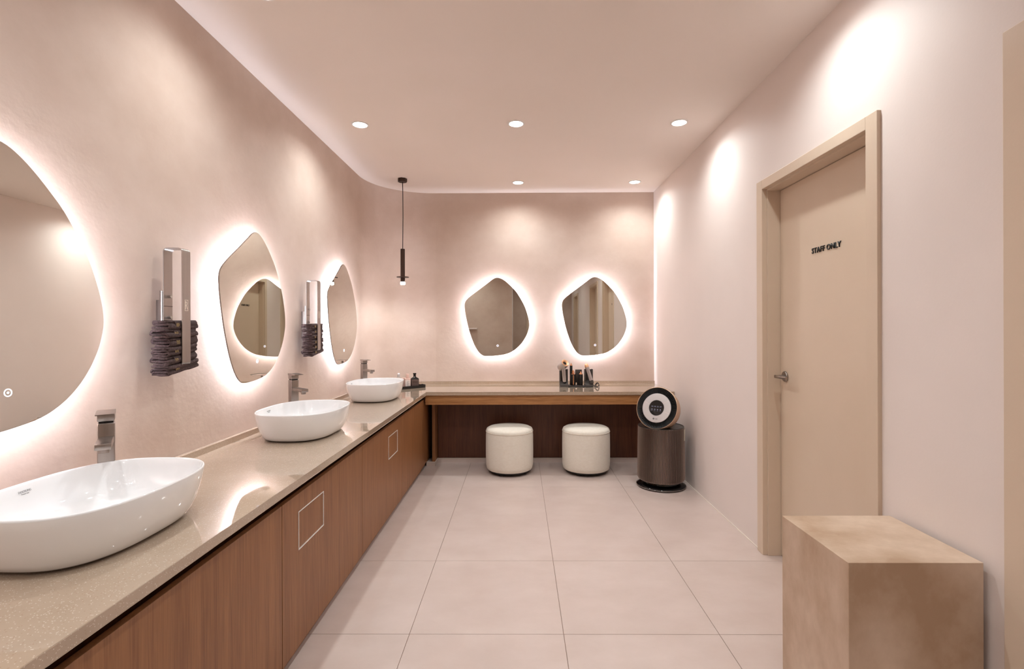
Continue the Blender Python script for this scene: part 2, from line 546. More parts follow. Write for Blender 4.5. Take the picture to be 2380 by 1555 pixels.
# ================================================================== VANITY CABINETS
SEAMS = [-0.90, 0.0, 0.895, 1.787, 2.70, 3.60, 4.490]
CL = ['plain brown wood vanity cabinet behind the camera end of the counter',
      'brown wood vanity cabinet at the near end of the counter, mostly below the frame',
      'large plain brown wood vanity cabinet front in the lower left corner',
      'brown wood vanity cabinet with the larger looking, nearer metal-edged waste flap',
      'brown wood vanity cabinet with the smaller looking, farther metal-edged waste flap',
      'plain brown wood vanity cabinet next to the far corner, below the farthest basin']
FLAPS = {3: (1.917, 2.164), 4: (3.243, 3.482), 1: (0.59, 0.837)}
ZD0, ZD1 = 0.046, 0.640
for k in range(6):
    y0, y1 = SEAMS[k], SEAMS[k + 1]
    t = thing('vanity_cabinet', CL[k], 'cabinet', (XK, y0, 0), 0, 'brown wood vanity cabinets under the stone counter')
    wd = y1 - y0
    bm = B()
    box(bm, XL - XK + 0.005, -0.021, 0.001, wd - 0.001, 0.05, ZD1 - 0.03)
    box(bm, XL - XK + 0.005, -0.062, 0.001, wd - 0.001, ZD1 - 0.03, S0 - 0.0005)
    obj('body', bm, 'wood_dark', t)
    obj('painted_gap_shade', box(B(), -0.0615, -0.058, 0.001, wd - 0.001, ZD1 + 0.008, S0 - 0.0005), 'black_void', t)  # black strip that paints in the shade of the gap under the slab
    obj('plinth', box(B(), -0.07, -0.030, 0.0, wd, 0.0, 0.0495), 'wood_vertical', t)
    g = 0.0017
    if k in FLAPS:
        f0, f1 = FLAPS[k][0] - y0, FLAPS[k][1] - y0
        z0, z1 = 0.421, 0.570
        bm = B()
        box(bm, -0.020, 0, g, f0, ZD0, ZD1)
        box(bm, -0.020, 0, f1, wd - g, ZD0, ZD1)
        box(bm, -0.020, 0, f0, f1, ZD0, z0)
        box(bm, -0.020, 0, f0, f1, z1, ZD1)
        bmesh.ops.remove_doubles(bm, verts=bm.verts, dist=1e-5)
        dr = obj('door', bm, 'wood_vertical', t)
        bm = B()
        e = 0.0030
        box(bm, -0.018, 0.0025, f0, f0 + e, z0, z1)
        box(bm, -0.018, 0.0025, f1 - e, f1, z0, z1)
        box(bm, -0.018, 0.0025, f0 + e, f1 - e, z0, z0 + e)
        box(bm, -0.018, 0.0025, f0 + e, f1 - e, z1 - e, z1)
        tag(obj('flap_edging', bm, 'bright_metal', dr), 'bright metal edging')
        tag(obj('flap', box(B(), -0.018, -0.001, f0 + e, f1 - e, z0 + e, z1 - e, 0.0008, 1), 'wood_vertical', dr), 'push flap with brown wood grain')
    else:
        obj('door', box(B(), -0.020, 0, g, wd - g, ZD0, ZD1, 0.0006, 1), 'wood_vertical', t)

# ================================================================== DRESSING TABLE UNDER THE BACK COUNTER
t = thing('dressing_table', 'brown wood dressing table base with apron and recessed dark panel under back counter', 'table', (0, 0, 0))
obj('apron', box(B(), -0.846, XR - 0.003, YF + 0.012, YF + 0.034, 0.598, S0 - 0.0005, 0.0008, 1), 'wood_horizontal', t)
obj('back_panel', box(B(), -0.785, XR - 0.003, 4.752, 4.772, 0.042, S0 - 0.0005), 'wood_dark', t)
obj('side_post', box(B(), -0.816, -0.789, 4.61, 4.770, 0.042, 0.683), 'wood_vertical', t)
obj('filler_panel', box(B(), XK - 0.018, XK - 0.001, 4.493, 4.95, 0.05, 0.6835), 'wood_vertical', t)
obj('filler_strip', box(B(), XK + 0.0005, XK + 0.014, 4.470, 4.4895, 0.62, 0.6835), 'wood_vertical', t)
bm = B()
box(bm, -0.79, XR - 0.003, 4.735, 4.76, 0.0, 0.038)
box(bm, -0.870, -0.788, 4.606, 4.7345, 0.0, 0.038)
sk = obj('skirting', bm, 'tile', t)
bm = B()
box(bm, -0.788, XR - 0.003, 4.7335, 4.751, 0.0382, 0.0415)
box(bm, -0.870, -0.7865, 4.604, 4.609, 0.0382, 0.0415)
box(bm, -0.7895, -0.7845, 4.609, 4.735, 0.0382, 0.0415)
obj('sealant', bm, 'silicone', sk)

# ================================================================== LIT MIRRORS
MO = [(580, 284), (620, 290), (660, 312), (700, 345), (740, 385), (780, 430), (820, 492), (860, 568), (885, 637), (902, 705), (907, 760), (900, 805),
      (880, 860), (845, 920), (800, 973), (745, 1016), (680, 1046), (600, 1061), (530, 1067), (470, 1068), (440, 1061), (405, 1033), (370, 983),
      (335, 905), (300, 795), (272, 670), (261, 590), (260, 550), (268, 520), (290, 493), (340, 451), (420, 392), (500, 332), (545, 298)]
MS = 5.07 / FPX / 4.3185
MO = [((x - 583) * MS, (676 - z) * MS) for x, z in MO]
MOUT = [(p[0], p[1]) for p in spline([(a, b, 0) for a, b in MO], 4)]
def inset(o, d_):
    n = len(o); out = []
    for i in range(n):
        a = Vector(o[(i - 2) % n]); b = Vector(o[(i + 2) % n])
        tdir = (b - a).normalized()
        nv = Vector((-tdir.y, tdir.x))
        p = Vector(o[i])
        if (p + nv * 0.01).length > p.length: nv = -nv
        out.append(tuple(p + nv * d_))
    return out
def make_mirror(label, loc, rz, tilt=0.0):
    t = thing('lit_mirror', label, 'mirror', loc, rz, 'pebble shaped backlit mirrors')
    t.rotation_euler = (tilt, 0, rz)
    bm = B()
    ed = inset(MOUT, 0.0012)
    loft(bm, [[Vector((a, 0.0, b)) for a, b in ed], [Vector((a, -0.0006, b)) for a, b in ed]])
    gl = obj('glass', bm, 'mirror_glass', t)
    bm = B()
    loft(bm, [[Vector((a, 0.0002, b)) for a, b in MOUT], [Vector((a, 0.005, b)) for a, b in MOUT]])
    obj('glass_edge', bm, 'glass_edge', gl)
    bm = B()
    o3 = inset(MOUT, 0.004)
    loft(bm, [[Vector((a, 0.0051, b)) for a, b in o3], [Vector((a, 0.0058, b)) for a, b in o3]])
    obj('added_reflector', bm, 'lamp_housing', t)  # unseen white sheet, added so more strip light bounces out behind the glass
    o1 = inset(MOUT, 0.0665)
    bm = B()
    loft(bm, [[Vector((a, 0.0059, b)) for a, b in o1], [Vector((a, 0.0405, b)) for a, b in o1]])
    obj('housing', bm, 'lamp_housing', t)
    o2 = inset(MOUT, 0.065)
    o2 = o2[::2]
    bm = B()
    loft(bm, [[Vector((a, 0.008, b)) for a, b in o2], [Vector((a, 0.020, b)) for a, b in o2]], True, False, False)
    obj('light_strip', bm, 'led', t)
    bm = B()
    c = (0.007, -0.294)
    for r0, r1 in ((0.0085, 0.0112), (0.0, 0.0032)):
        a = [Vector((c[0] + r0 * math.cos(2 * PI * i / 24), -0.0012, c[1] + r0 * math.sin(2 * PI * i / 24))) for i in range(24)]
        b = [Vector((c[0] + r1 * math.cos(2 * PI * i / 24), -0.0012, c[1] + r1 * math.sin(2 * PI * i / 24))) for i in range(24)]
        if r0 > 0: loft(bm, [a, b], True, False, False)
        else: bm.faces.new([bm.verts.new(v) for v in b])
    obj('touch_button', bm, 'icon_glow', gl)
    return t
MX = XL + 0.042
make_mirror('backlit pebble-shaped mirror cut by the left edge of the picture', (MX + 0.008, 1.332, 1.403), PI / 2, -math.radians(2.7))
make_mirror('backlit pebble-shaped mirror on left wall between the two towel racks', (MX, 2.657, 1.403), PI / 2)
make_mirror('narrow-looking backlit mirror on left wall nearest the rounded corner', (MX, 3.982, 1.403), PI / 2)
make_mirror('left of the two backlit mirrors on the back wall', (-0.229, D - 0.042, 1.401), 0)
make_mirror('right backlit mirror on back wall, above the hair styling stand', (0.766, D - 0.042, 1.404), 0)

# ================================================================== BASINS
def sring(a, b, z, n=96, e=2.7):
    out = []
    for i in range(n):
        th = 2 * PI * i / n
        c, s = math.cos(th), math.sin(th)
        out.append(Vector((a * math.copysign(abs(c) ** (2 / e), c), b * math.copysign(abs(s) ** (2 / e), s), z)))
    return out
def make_basin(label, y):
    t = thing('wash_basin', label, 'basin', (-1.165, y, HC), PI / 2, 'white ceramic vessel basins on the counter')
    prof = [(0.205, 0.146, 0.0045), (0.222, 0.162, 0.0055), (0.232, 0.171, 0.012), (0.243, 0.181, 0.028), (0.255, 0.191, 0.055), (0.2635, 0.199, 0.085), (0.270, 0.205, 0.115),
            (0.274, 0.209, 0.139), (0.2738, 0.2088, 0.1425), (0.2715, 0.2065, 0.1445), (0.2690, 0.2040, 0.1435), (0.2672, 0.2022, 0.139),
            (0.262, 0.197, 0.115), (0.254, 0.189, 0.085), (0.240, 0.176, 0.055), (0.218, 0.155, 0.033), (0.185, 0.125, 0.022), (0.10, 0.07, 0.0175), (0.03, 0.03, 0.016)]
    bm = B()
    loft(bm, [sring(a, b, z, e=2.7 if i < 17 else 2.2) for i, (a, b, z) in enumerate(prof)])
    bw = obj('bowl', bm, 'ceramic', t, True, 60)
    obj('foot', (lambda b: (loft(b, [sring(0.203, 0.144, 0.0), sring(0.203, 0.144, 0.0044)]), b)[1])(B()), 'dark_foot_and_shade', t)  # near-black ring, the shadow line under the bowl put into its colour
    obj('drain', lathe(B(), [(0.031, 0.0162), (0.031, 0.019), (0.027, 0.021), (0.02, 0.024), (0.004, 0.026)], 32), 'chrome', t, True, 40)
    M = Matrix.Translation((-0.005, 0.1955, 0.1190)) @ Matrix.Rotation(-0.20, 4, 'X')
    obj('lettering', xform(text_bm('DOOSUNG', 0.0058, 0.85, 0.0004), M @ Matrix.Translation((0, 0, 0.0045))), 'print_grey', bw)
    obj('small_lettering', xform(text_bm('Premium Sanit', 0.0028, 0.9, 0.0004), M @ Matrix.Translation((0, 0, -0.0025))), 'print_grey', bw)
    return t
make_basin('large white oval vessel basin in the foreground at the left edge', 1.355)
make_basin('white oval vessel basin in the middle of the row of three', 2.680)
make_basin('white oval vessel basin farthest away, next to the black tray', 4.005)

# ================================================================== FAUCETS
def make_faucet(label, y, turn):
    t = thing('faucet', label, 'faucet', (-1.335, y, HC), math.radians(turn), 'square brushed steel faucets behind the basins')
    bm = B()
    box(bm, -0.022, 0.022, -0.022, 0.022, 0.0, 0.2685, 0.0035, 3)
    obj('column', bm, 'brushed_steel', t, True, 40)
    obj('collar', box(B(), -0.018, 0.018, -0.018, 0.018, 0.2685, 0.2735), 'black_void', t)
    bm = B()
    # lever: block with a thin plate tapering forward
    box(bm, -0.022, 0.022, -0.022, 0.022, 0.2735, 0.302, 0.003, 2)
    poly = [(0.022, 0.296), (0.022, 0.306), (-0.020, 0.3075), (-0.078, 0.3035), (-0.078, 0.3005), (-0.022, 0.2965)]
    prism(bm, poly, lambda a, b: (-0.0235, a, b), lambda a, b: (0.0235, a, b))
    obj('lever', bm, 'brushed_steel', t, True, 30)
    bm = B()
    box(bm, -0.020, 0.020, -0.150, -0.015, 0.206, 0.225, 0.0025, 2)
    sp = obj('spout', bm, 'brushed_steel', t, True, 40)
    obj('aerator', lathe(B(), [(0.0125, 0.194), (0.014, 0.195), (0.014, 0.206)], 24, Matrix.Translation((0, -0.131, 0))), 'brushed_steel', sp, True, 40)
    return t
make_faucet('brushed steel faucet behind the large foreground basin', 1.588, 37)
make_faucet('brushed steel faucet behind the middle basin', 2.913, 48)
make_faucet('brushed steel faucet behind the farthest basin', 4.238, 45)

# ================================================================== TOWEL RACKS AND TOWELS
def strap_loop(y_back, y_front, z0, z1, r, th):
    """outline of a hanging strap: up the back leg, over the top, down the front leg and a short hook below"""
    pts = [(y_back, 1.10)]
    def arc(cy, cz, a0, a1, n=6):
        for k in range(n + 1):
            a = a0 + (a1 - a0) * k / n
            pts.append((cy + r * math.cos(a), cz + r * math.sin(a)))
    pts.append((y_back, z1 - r))
    arc(y_back - r, z1 - r, 0, PI / 2)
    arc(y_front + r, z1 - r, PI / 2, PI)
    pts.append((y_front, z0 + r))
    arc(y_front + r, z0 + r, PI, PI * 1.5)
    pts.append((y_front + 0.045, z0))
    return pts
def make_rack(label, y):
    t = thing('towel_rack', label, 'towel rack', (XL, y, 0), PI / 2, 'steel strap towel racks on the left wall')
    # local: -y is out of the wall
    path = strap_loop(-0.040, -0.114, 1.137, 1.606, 0.014, 0.003)
    bm = B()
    n = len(path)
    rings = []
    for i, (py, pz) in enumerate(path):
        a = Vector(path[max(i - 1, 0)]); b = Vector(path[min(i + 1, n - 1)])
        d_ = (b - a).normalized()
        nv = Vector((-d_.y, d_.x)) * 0.0016
        rings.append([Vector((-0.025, py + nv.x, pz + nv.y)), Vector((0.025, py + nv.x, pz + nv.y)), Vector((0.025, py - nv.x, pz - nv.y)), Vector((-0.025, py - nv.x, pz - nv.y))])
    loft(bm, rings)
    st = obj('strap', bm, 'satin_steel', t, True, 35)
    bp_ = obj('back_plate', box(B(), -0.029, 0.022, -0.0380, -0.026, 1.18, 1.437, 0.003, 2), 'satin_steel', t, True, 40)
    obj('wall_mount', box(B(), -0.012, 0.012, -0.0262, -0.0005, 1.22, 1.40, 0.002, 2), 'satin_steel', bp_, True, 40)
    obj('joint', box(B(), -0.0252, 0.0252, -0.0422, -0.0416, 1.3735, 1.3755), 'black_void', t)
    for z in (1.414, 1.330):
        obj('stud', lathe(B(), [(0.0055, 0), (0.0055, 0.012), (0.0048, 0.0128)], 20, Matrix.Translation((0.0, -0.0417, z)) @ Matrix.Rotation(PI / 2, 4, 'X')), 'chrome', t, True, 40)
    bm = B()
    ew, eh, et = 0.010, 0.0225, 0.0022
    zc = 1.378
    for x0, x1, z0, z1 in ((-ew, ew, -eh, -eh + et), (-ew, ew, eh - et, eh), (-ew, -ew + et, -eh + et, eh - et), (ew - et, ew, -eh + et, eh - et)):
        box(bm, x0, x1, -0.1164, -0.1157, zc + z0, zc + z1)
    em = obj('emblem', bm, 'silicone', st)
    obj('letter', xform(text_bm('R', 0.032, 0.55, 0.0007), Matrix.Translation((0, -0.1157, zc))), 'silicone', em)
    return t
make_rack('steel strap towel rack between the two nearest left wall mirrors', 1.988)
make_rack('steel strap towel rack farther away, beside the narrow-looking mirror', 3.313)

def towel_mesh(rnd, th, hw, L):
    """folded towel: a snake of four layers in the y-z section, run along x"""
    pts = []
    nl = rnd.choice((3, 3, 4))
    dz = th / nl
    for k in range(nl):
        z = -th / 2 + dz * (k + 0.5)
        ya, yb = hw * rnd.uniform(0.70, 1.05), -hw * rnd.uniform(0.80, 1.0)
        if k % 2: ya, yb = yb, ya
        zj = rnd.uniform(-0.0012, 0.0012)
        for s in range(5):
            f = s / 4
            pts.append((ya + (yb - ya) * f, z + zj * math.sin(f * 6) + rnd.uniform(-0.0014, 0.0014)))
    path = spline([(a, b, 0) for a, b in pts], 3, False)
    n = len(path)
    T = dz * 0.40
    nx = 9
    bm = bmesh.new()
    rings = []
    for j in range(nx):
        f = j / (nx - 1)
        x = -L / 2 + L * f
        sh = 1.0 + 0.10 * max(0, 0.25 - f) / 0.25
        wob = 0.0012 * math.sin(j * 1.7 + rnd.random())
        fl = rnd.uniform(-0.004, 0.004) if j in (0, nx - 1) else 0
        left, right = [], []
        for i, p in enumerate(path):
            a = path[max(i - 1, 0)]; b = path[min(i + 1, n - 1)]
            d_ = (b - a).normalized()
            nv = Vector((-d_.y, d_.x, 0))
            q = p * sh
            xx = x + fl * math.sin(i * 0.7)
            left.append(Vector((xx, q.x + nv.x * T, q.y + nv.y * T + wob)))
            right.append(Vector((xx, q.x - nv.x * T, q.y - nv.y * T + wob)))
        rings.append(left + right[::-1])
    loft(bm, rings)
    return bm
ORD = ['topmost', 'second from the top', 'third from the top', 'fourth from the top', 'fifth from the top', 'bottom']
for ri, (yc, rack) in enumerate(((1.988, 'nearer towel rack'), (3.313, 'farther towel rack'))):
    for k in range(6):
        rnd = random.Random(100 * ri + k)
        th = 0.0335 if k < 5 else 0.037
        z = 1.300 - k * 0.0335 - (0.001 if k == 5 else 0)
        t = thing('towel', 'folded dark mauve towel, %s in the %s' % (ORD[k], rack), 'towel', (XL + 0.0765, yc - 0.008 + rnd.uniform(-0.006, 0.006), z), PI / 2, 'folded towels in the wall racks')
        tilt = -0.03 - 0.020 * k + rnd.uniform(-0.012, 0.012)
        t.rotation_euler = (0, 0, PI / 2)
        # the near end droops a little
        ml = obj('cloth', xform(towel_mesh(rnd, th, 0.0320, 0.172 + rnd.uniform(-0.012, 0.012)), Matrix.Translation((0.0, 0, 0)) @ Matrix.Rotation(tilt, 4, 'Y')), 'towel', t, True)
        bm = B()
        # woven band wrapped round the front edge
        sec = [(0.010, th / 2 + 0.0006), (-0.024, th / 2 + 0.0008), (-0.0325, th / 2 - 0.006), (-0.0342, 0), (-0.0325, -th / 2 + 0.006), (-0.024, -th / 2 - 0.0004)]
        prism(bm, sec, lambda a, b: (-0.052, a, b), lambda a, b: (0.080, a, b))
        bd = obj('woven_band', xform(bm, Matrix.Rotation(tilt, 4, 'Y')), 'towel_band', ml, True, 50)
        bm = B()
        for s in range(4):
            x0 = -0.047 + s * 0.0052 + rnd.uniform(-0.0008, 0.0008)
            zz = rnd.uniform(0.004, 0.008)
            box(bm, x0, x0 + 0.0013, -0.0352, -0.0340, -zz, zz)
            if s % 2 == 0:
                box(bm, x0, x0 + 0.004, -0.0352, -0.0340, zz - 0.0015, zz)
        obj('gold_stitching', xform(bm, Matrix.Rotation(tilt, 4, 'Y')), 'gold_thread', ml)

# ================================================================== PENDANT LAMP
t = thing('pendant_lamp', 'slim dark bronze pendant lamp with small disc, hanging in the corner', 'lamp', (-1.084, 4.60, ZC))
obj('canopy', lathe(B(), [(0.043, 0), (0.043, -0.028), (0.041, -0.031)], 8), 'dark_bronze', t)
obj('cord', tube(B(), [(0, 0, -0.03), (0.003, 0, -0.15), (0.004, 0, -0.35), (0.002, 0, -0.5), (0, 0, -0.655)], 0.0035), 'black_cord', t, True)
bd = obj('lamp_body', lathe(B(), [(0.018, -0.654), (0.0205, -0.656), (0.0205, -0.962)], 32), 'dark_bronze', t, True, 40)
obj('disc', lathe(B(), [(0.022, -0.914), (0.056, -0.914), (0.057, -0.917), (0.056, -0.920), (0.022, -0.920)], 40), 'dark_bronze', bd, True, 40)
ld = bpy.data.lights.new('pendant_light', 'SPOT')
ld.energy = 9.0; ld.color = SPOT_COL; ld.spot_size = math.radians(165); ld.spot_blend = 1.0; ld.shadow_soft_size = 0.02
lo = bpy.data.objects.new('pendant_light', ld); COL.objects.link(lo); lo.parent = t; lo.location = (0, 0, -0.992)
obj('lens', lathe(B(), [(0.0203, -0.962), (0.022, -0.966), (0.022, -0.982), (0.019, -0.987)], 32), 'pendant_glow', t, True, 40)

# ================================================================== OTTOMANS
def make_ottoman(label, x, y):
    t = thing('ottoman', label, 'stool', (x, y, 0), 0, 'round cream ottomans at the dressing table')
    obj('body', lathe(B(), [(0.198, 0.034), (0.204, 0.040), (0.2105, 0.07), (0.2125, 0.15), (0.2125, 0.25), (0.2115, 0.33), (0.2095, 0.366)], 64), 'upholstery', t, True, 40)
    obj('seat', lathe(B(), [(0.2095, 0.3662), (0.2095, 0.376), (0.203, 0.390), (0.185, 0.400), (0.14, 0.407), (0.08, 0.410), (0.01, 0.411)], 64), 'upholstery', t, True, 40)
    obj('seam_piping', tube(B(), [(0.2105 * math.cos(2 * PI * i / 64), 0.2105 * math.sin(2 * PI * i / 64), 0.367) for i in range(65)], 0.0026, 6, False), 'piping', t, True)
    obj('base', lathe(B(), [(0.180, 0.016), (0.186, 0.018), (0.186, 0.036)], 48), 'dark_foot_and_shade', t, True, 40)
    for k in range(4):
        a = PI / 4 + k * PI / 2 + 0.3
        obj('foot', lathe(B(), [(0.014, 0.0), (0.018, 0.003), (0.018, 0.017)], 16, Matrix.Translation((0.15 * math.cos(a), 0.15 * math.sin(a), 0))), 'dark_foot_and_shade', t, True, 40)
make_ottoman('round cream ottoman on the left, near the vanity cabinets', -0.091, 4.44)
make_ottoman('round cream ottoman on the right, beside the air purifier', 0.594, 4.44)

# ================================================================== AIR PURIFIER
t = thing('air_purifier', 'ribbed bronze air purifier with tilted round fan head by the right wall', 'air purifier', (1.150, 4.04, 0))
obj('base', lathe(B(), [(0.180, 0.0), (0.192, 0.004), (0.1945, 0.012), (0.192, 0.016), (0.168, 0.026), (0.140, 0.034), (0.135, 0.052)], 64), 'black_gloss', t, True, 40)
obj('base_rim', lathe(B(), [(0.1935, 0.0085), (0.1960, 0.010), (0.1960, 0.0130), (0.1935, 0.0145)], 64), 'satin_steel', t, True, 40)
NR = 120
bm = B()
rings = []
for z, r in ((0.052, 0.165), (0.060, 0.180), (0.072, 0.1865), (0.085, 0.188), (0.30, 0.1855), (0.478, 0.182), (0.486, 0.181)):
    rg = []
    for i in range(NR * 4):
        a = 2 * PI * i / (NR * 4)
        k = i % 4
        rr = r - (0.0075 if k in (2, 3) and 0.065 < z < 0.482 else 0)
        rg.append(Vector((rr * math.cos(a), rr * math.sin(a), z)))
    rings.append(rg)
loft(bm, rings, True, True, False)
rb = obj('ribbed_body', bm, 'bronze_ribs', t)
bm = B()
rr_ = [(0.181, 0.486), (0.1795, 0.490), (0.176, 0.490), (0.172, 0.484), (0.15, 0.465), (0.10, 0.452), (0.05, 0.448)]
lathe(bm, rr_, 64)
obj('top_dish', bm, 'black_plastic', t, True, 50)
# energy sticker on the wall side
bm = B()
a0, a1 = -0.62, -0.42
pts = []
for z in (0.385, 0.475):
    pts.append([Vector((0.1885 * math.cos(a0 + (a1 - a0) * k / 6), 0.1885 * math.sin(a0 + (a1 - a0) * k / 6), z)) for k in range(7)])
loft(bm, pts, False)
ex = bmesh.ops.extrude_face_region(bm, geom=list(bm.faces))
for v in ex['geom']:
    if isinstance(v, bmesh.types.BMVert): v.co.x *= 0.995; v.co.y *= 0.995
obj('energy_sticker', bm, 'sticker', t)
# fan head
nrm = Vector((-0.58, -0.75, 0.30)).normalized()
zax = nrm
xax = Vector((0, 0, 1)).cross(zax).normalized()
yax = zax.cross(xax)
HM = Matrix.Scale(1.0, 4) @ Matrix(((xax.x, yax.x, zax.x, -0.058), (xax.y, yax.y, zax.y, -0.085), (xax.z, yax.z, zax.z, 0.645), (0, 0, 0, 1))) @ Matrix.Scale(1.05, 4)
hd = obj('fan_head', lathe(B(), [(0.08, -0.135), (0.125, -0.125), (0.148, -0.105), (0.157, -0.075), (0.160, -0.03), (0.161, -0.002), (0.1605, 0.0), (0.1575, 0.0015), (0.156, -0.008)], 80, HM, True, False), 'rose_beige', t, True, 40)
obj('grille', lathe(B(), [(0.1562, -0.004), (0.150, -0.008), (0.130, -0.018), (0.110, -0.014), (0.109, -0.006)], 80, HM, False, False), 'grille_black', hd, True, 40)
bm = B()
for k in range(72):
    a = 2 * PI * k / 72
    tmp = bmesh.new()
    box(tmp, 0.110, 0.154, -0.0009, 0.0009, -0.016, -0.006)
    join(bm, tmp, HM @ Matrix.Rotation(a, 4, 'Z'))
tag(obj('grille_vanes', bm, 'grille_black', hd), kind='stuff')
bm = B()
lathe(bm, [(0.112, -0.006), (0.112, -0.001), (0.110, 0.001), (0.090, 0.002), (0.060, 0.002), (0.0585, 0.0005)], 80, HM)
fp = obj('silver_ring', bm, 'silver_plastic', hd, True, 40)
obj('screen', lathe(B(), [(0.0585, 0.0018), (0.0575, 0.0028), (0.002, 0.0028)], 64, HM), 'black_gloss', hd, True, 30)
bm = B()
for i in range(4):
    x = -0.033 + i * 0.022
    for yy, hh in ((0.012, 0.0016), (0.006, 0.0010)):
        tmp = bmesh.new(); box(tmp, x - 0.0075, x + 0.0075, yy - hh, yy + hh, 0.0029, 0.0033); join(bm, tmp, HM)
    lathe(bm, [(0.0052, 0.0029), (0.0052, 0.0033)], 14, HM @ Matrix.Translation((x, -0.013, 0)))
    tmp = bmesh.new(); box(tmp, x - 0.006, x + 0.006, -0.0245, -0.0228, 0.0029, 0.0033); join(bm, tmp, HM)
obj('screen_icons', bm, 'screen_glow', hd)
bm = B()
RX = HM @ Matrix.Rotation(-PI / 2, 4, 'X')
lathe(bm, [(0.0070, 0.0022), (0.0070, 0.0026)], 20, HM @ Matrix.Translation((-0.013, -0.083, 0)))
join(bm, text_bm('LG', 0.0115, 0.95, 0.0006, 1.0, 0.01), HM @ Matrix.Translation((0.008, -0.083, 0.0020)) @ Matrix.Rotation(-PI / 2, 4, 'X'))
obj('lettering', bm, 'print_grey', hd)
bm = B()
for a in (0.62, 2.75, -0.35):
    tmp = bmesh.new(); box(tmp, 0.060, 0.1105, -0.0010, 0.0010, 0.0018, 0.0028); join(bm, tmp, HM @ Matrix.Rotation(a, 4, 'Z'))
obj('ring_divider', bm, 'white_card', fp)
obj('neck', lathe(B(), [(0.055, 0.440), (0.050, 0.47), (0.045, 0.56)], 32, Matrix.Translation((0.01, -0.02, 0))), 'black_plastic', t, True, 40)

# ================================================================== PEDESTAL
bm = B()
box(bm, 0.967, 1.362, 1.464, 1.832, 0.0, 0.588, 0.0012, 1)
tag(obj('pedestal', bm, 'pedestal'), 'tall mottled beige plaster pedestal block in front of the right wall', 'pedestal')

# wall ledge behind the camera, seen in the mirror
tag(obj('wall_ledge', box(B(), -1.44, -0.95, REAR + 0.0, REAR + 0.10, 1.27, 1.30, 0.002), 'white_paint'), 'small pale shelf on the plaster wall seen in the left back mirror', 'shelf')

# ================================================================== HAIR STYLING STAND AND TOOLS
SY = 4.86
def cradle(bm, x, lean):
    # upright fork with a hollow front: two side walls, a back and a sloped foot
    box(bm, x - 0.041, x + 0.041, SY + 0.005, SY + 0.02, 0.0, 0.165, 0.004)
    box(bm, x - 0.041, x - 0.026, SY - 0.03, SY + 0.01, 0.0, 0.17, 0.004)
    box(bm, x + 0.026, x + 0.041, SY - 0.03, SY + 0.01, 0.0, 0.17, 0.004)
    prism(bm, [(SY + 0.01, 0.0), (SY - 0.075, 0.0), (SY - 0.070, 0.022), (SY - 0.02, 0.058), (SY + 0.01, 0.06)],
          lambda a, b: (x - 0.040, a, b), lambda a, b: (x + 0.040, a, b))
t = thing('styling_stand', 'dark grey stand holding the hair styling tools under the right mirror', 'stand', (0, 0, HC))
obj('stand_base', box(B(), 0.40, 0.715, SY - 0.06, SY + 0.05, 0.0, 0.012, 0.005), 'grey_plastic', t, True, 40)
bm = B(); cradle(bm, 0.433, 0); obj('cradle', bm, 'grey_plastic', t, True, 35)
bm = B(); cradle(bm, 0.676, 0); obj('cradle', bm, 'grey_plastic', t, True, 35)

# hair dryer leaning in the left cradle
t = thing('hair_dryer', 'silver hair dryer with copper ring nozzle leaning in the left cradle', 'hair dryer', (0.435, SY - 0.04, HC))
base = Vector((0.004, -0.004, 0.048)); top = Vector((-0.006, -0.008, 0.185))
obj('handle', tube(B(), [base, base.lerp(top, 0.2), base.lerp(top, 0.6), top], [0.0175, 0.0195, 0.0195, 0.0185], 24), 'nickel', t, True, 40)
obj('handle_end', tube(B(), [base + Vector((0.004, 0, -0.026)), base + Vector((0.002, 0, -0.014)), base + Vector((0, 0, 0.001))], [0.006, 0.013, 0.0185], 20), 'black_plastic', t, True, 40)
ax = Vector((0.42, -0.66, 0.62)).normalized()
c0 = Vector((-0.010, 0.006, 0.206))
x1 = ax.orthogonal().normalized(); y1_ = ax.cross(x1)
DM = Matrix(((x1.x, y1_.x, ax.x, c0.x), (x1.y, y1_.y, ax.y, c0.y), (x1.z, y1_.z, ax.z, c0.z), (0, 0, 0, 1)))
hh = obj('dryer_head', lathe(B(), [(0.036, -0.048), (0.0395, -0.043), (0.0395, 0.040), (0.038, 0.044)], 40, DM, True, False), 'nickel', t, True, 40)
obj('front_ring', lathe(B(), [(0.0385, 0.043), (0.0375, 0.047), (0.034, 0.048), (0.019, 0.040), (0.0165, 0.030)], 40, DM, False, False), 'copper_light', hh, True, 60)
obj('air_opening', lathe(B(), [(0.0165, 0.0305), (0.0163, 0.036), (0.002, 0.036)], 32, DM), 'black_void', hh, True, 40)
pts = spline([(0.008, 0, 0.024), (0.03, -0.02, 0.006), (0.08, -0.04, 0.0035), (0.16, -0.05, 0.0035), (0.23, -0.045, 0.0035), (0.275, -0.03, 0.006), (0.31, -0.012, 0.022), (0.322, -0.005, 0.034), (0.332, -0.01, 0.028), (0.338, -0.02, 0.004)], 6, False)
obj('power_cord', tube(B(), pts, 0.0032, 8), 'black_cord', t, True)

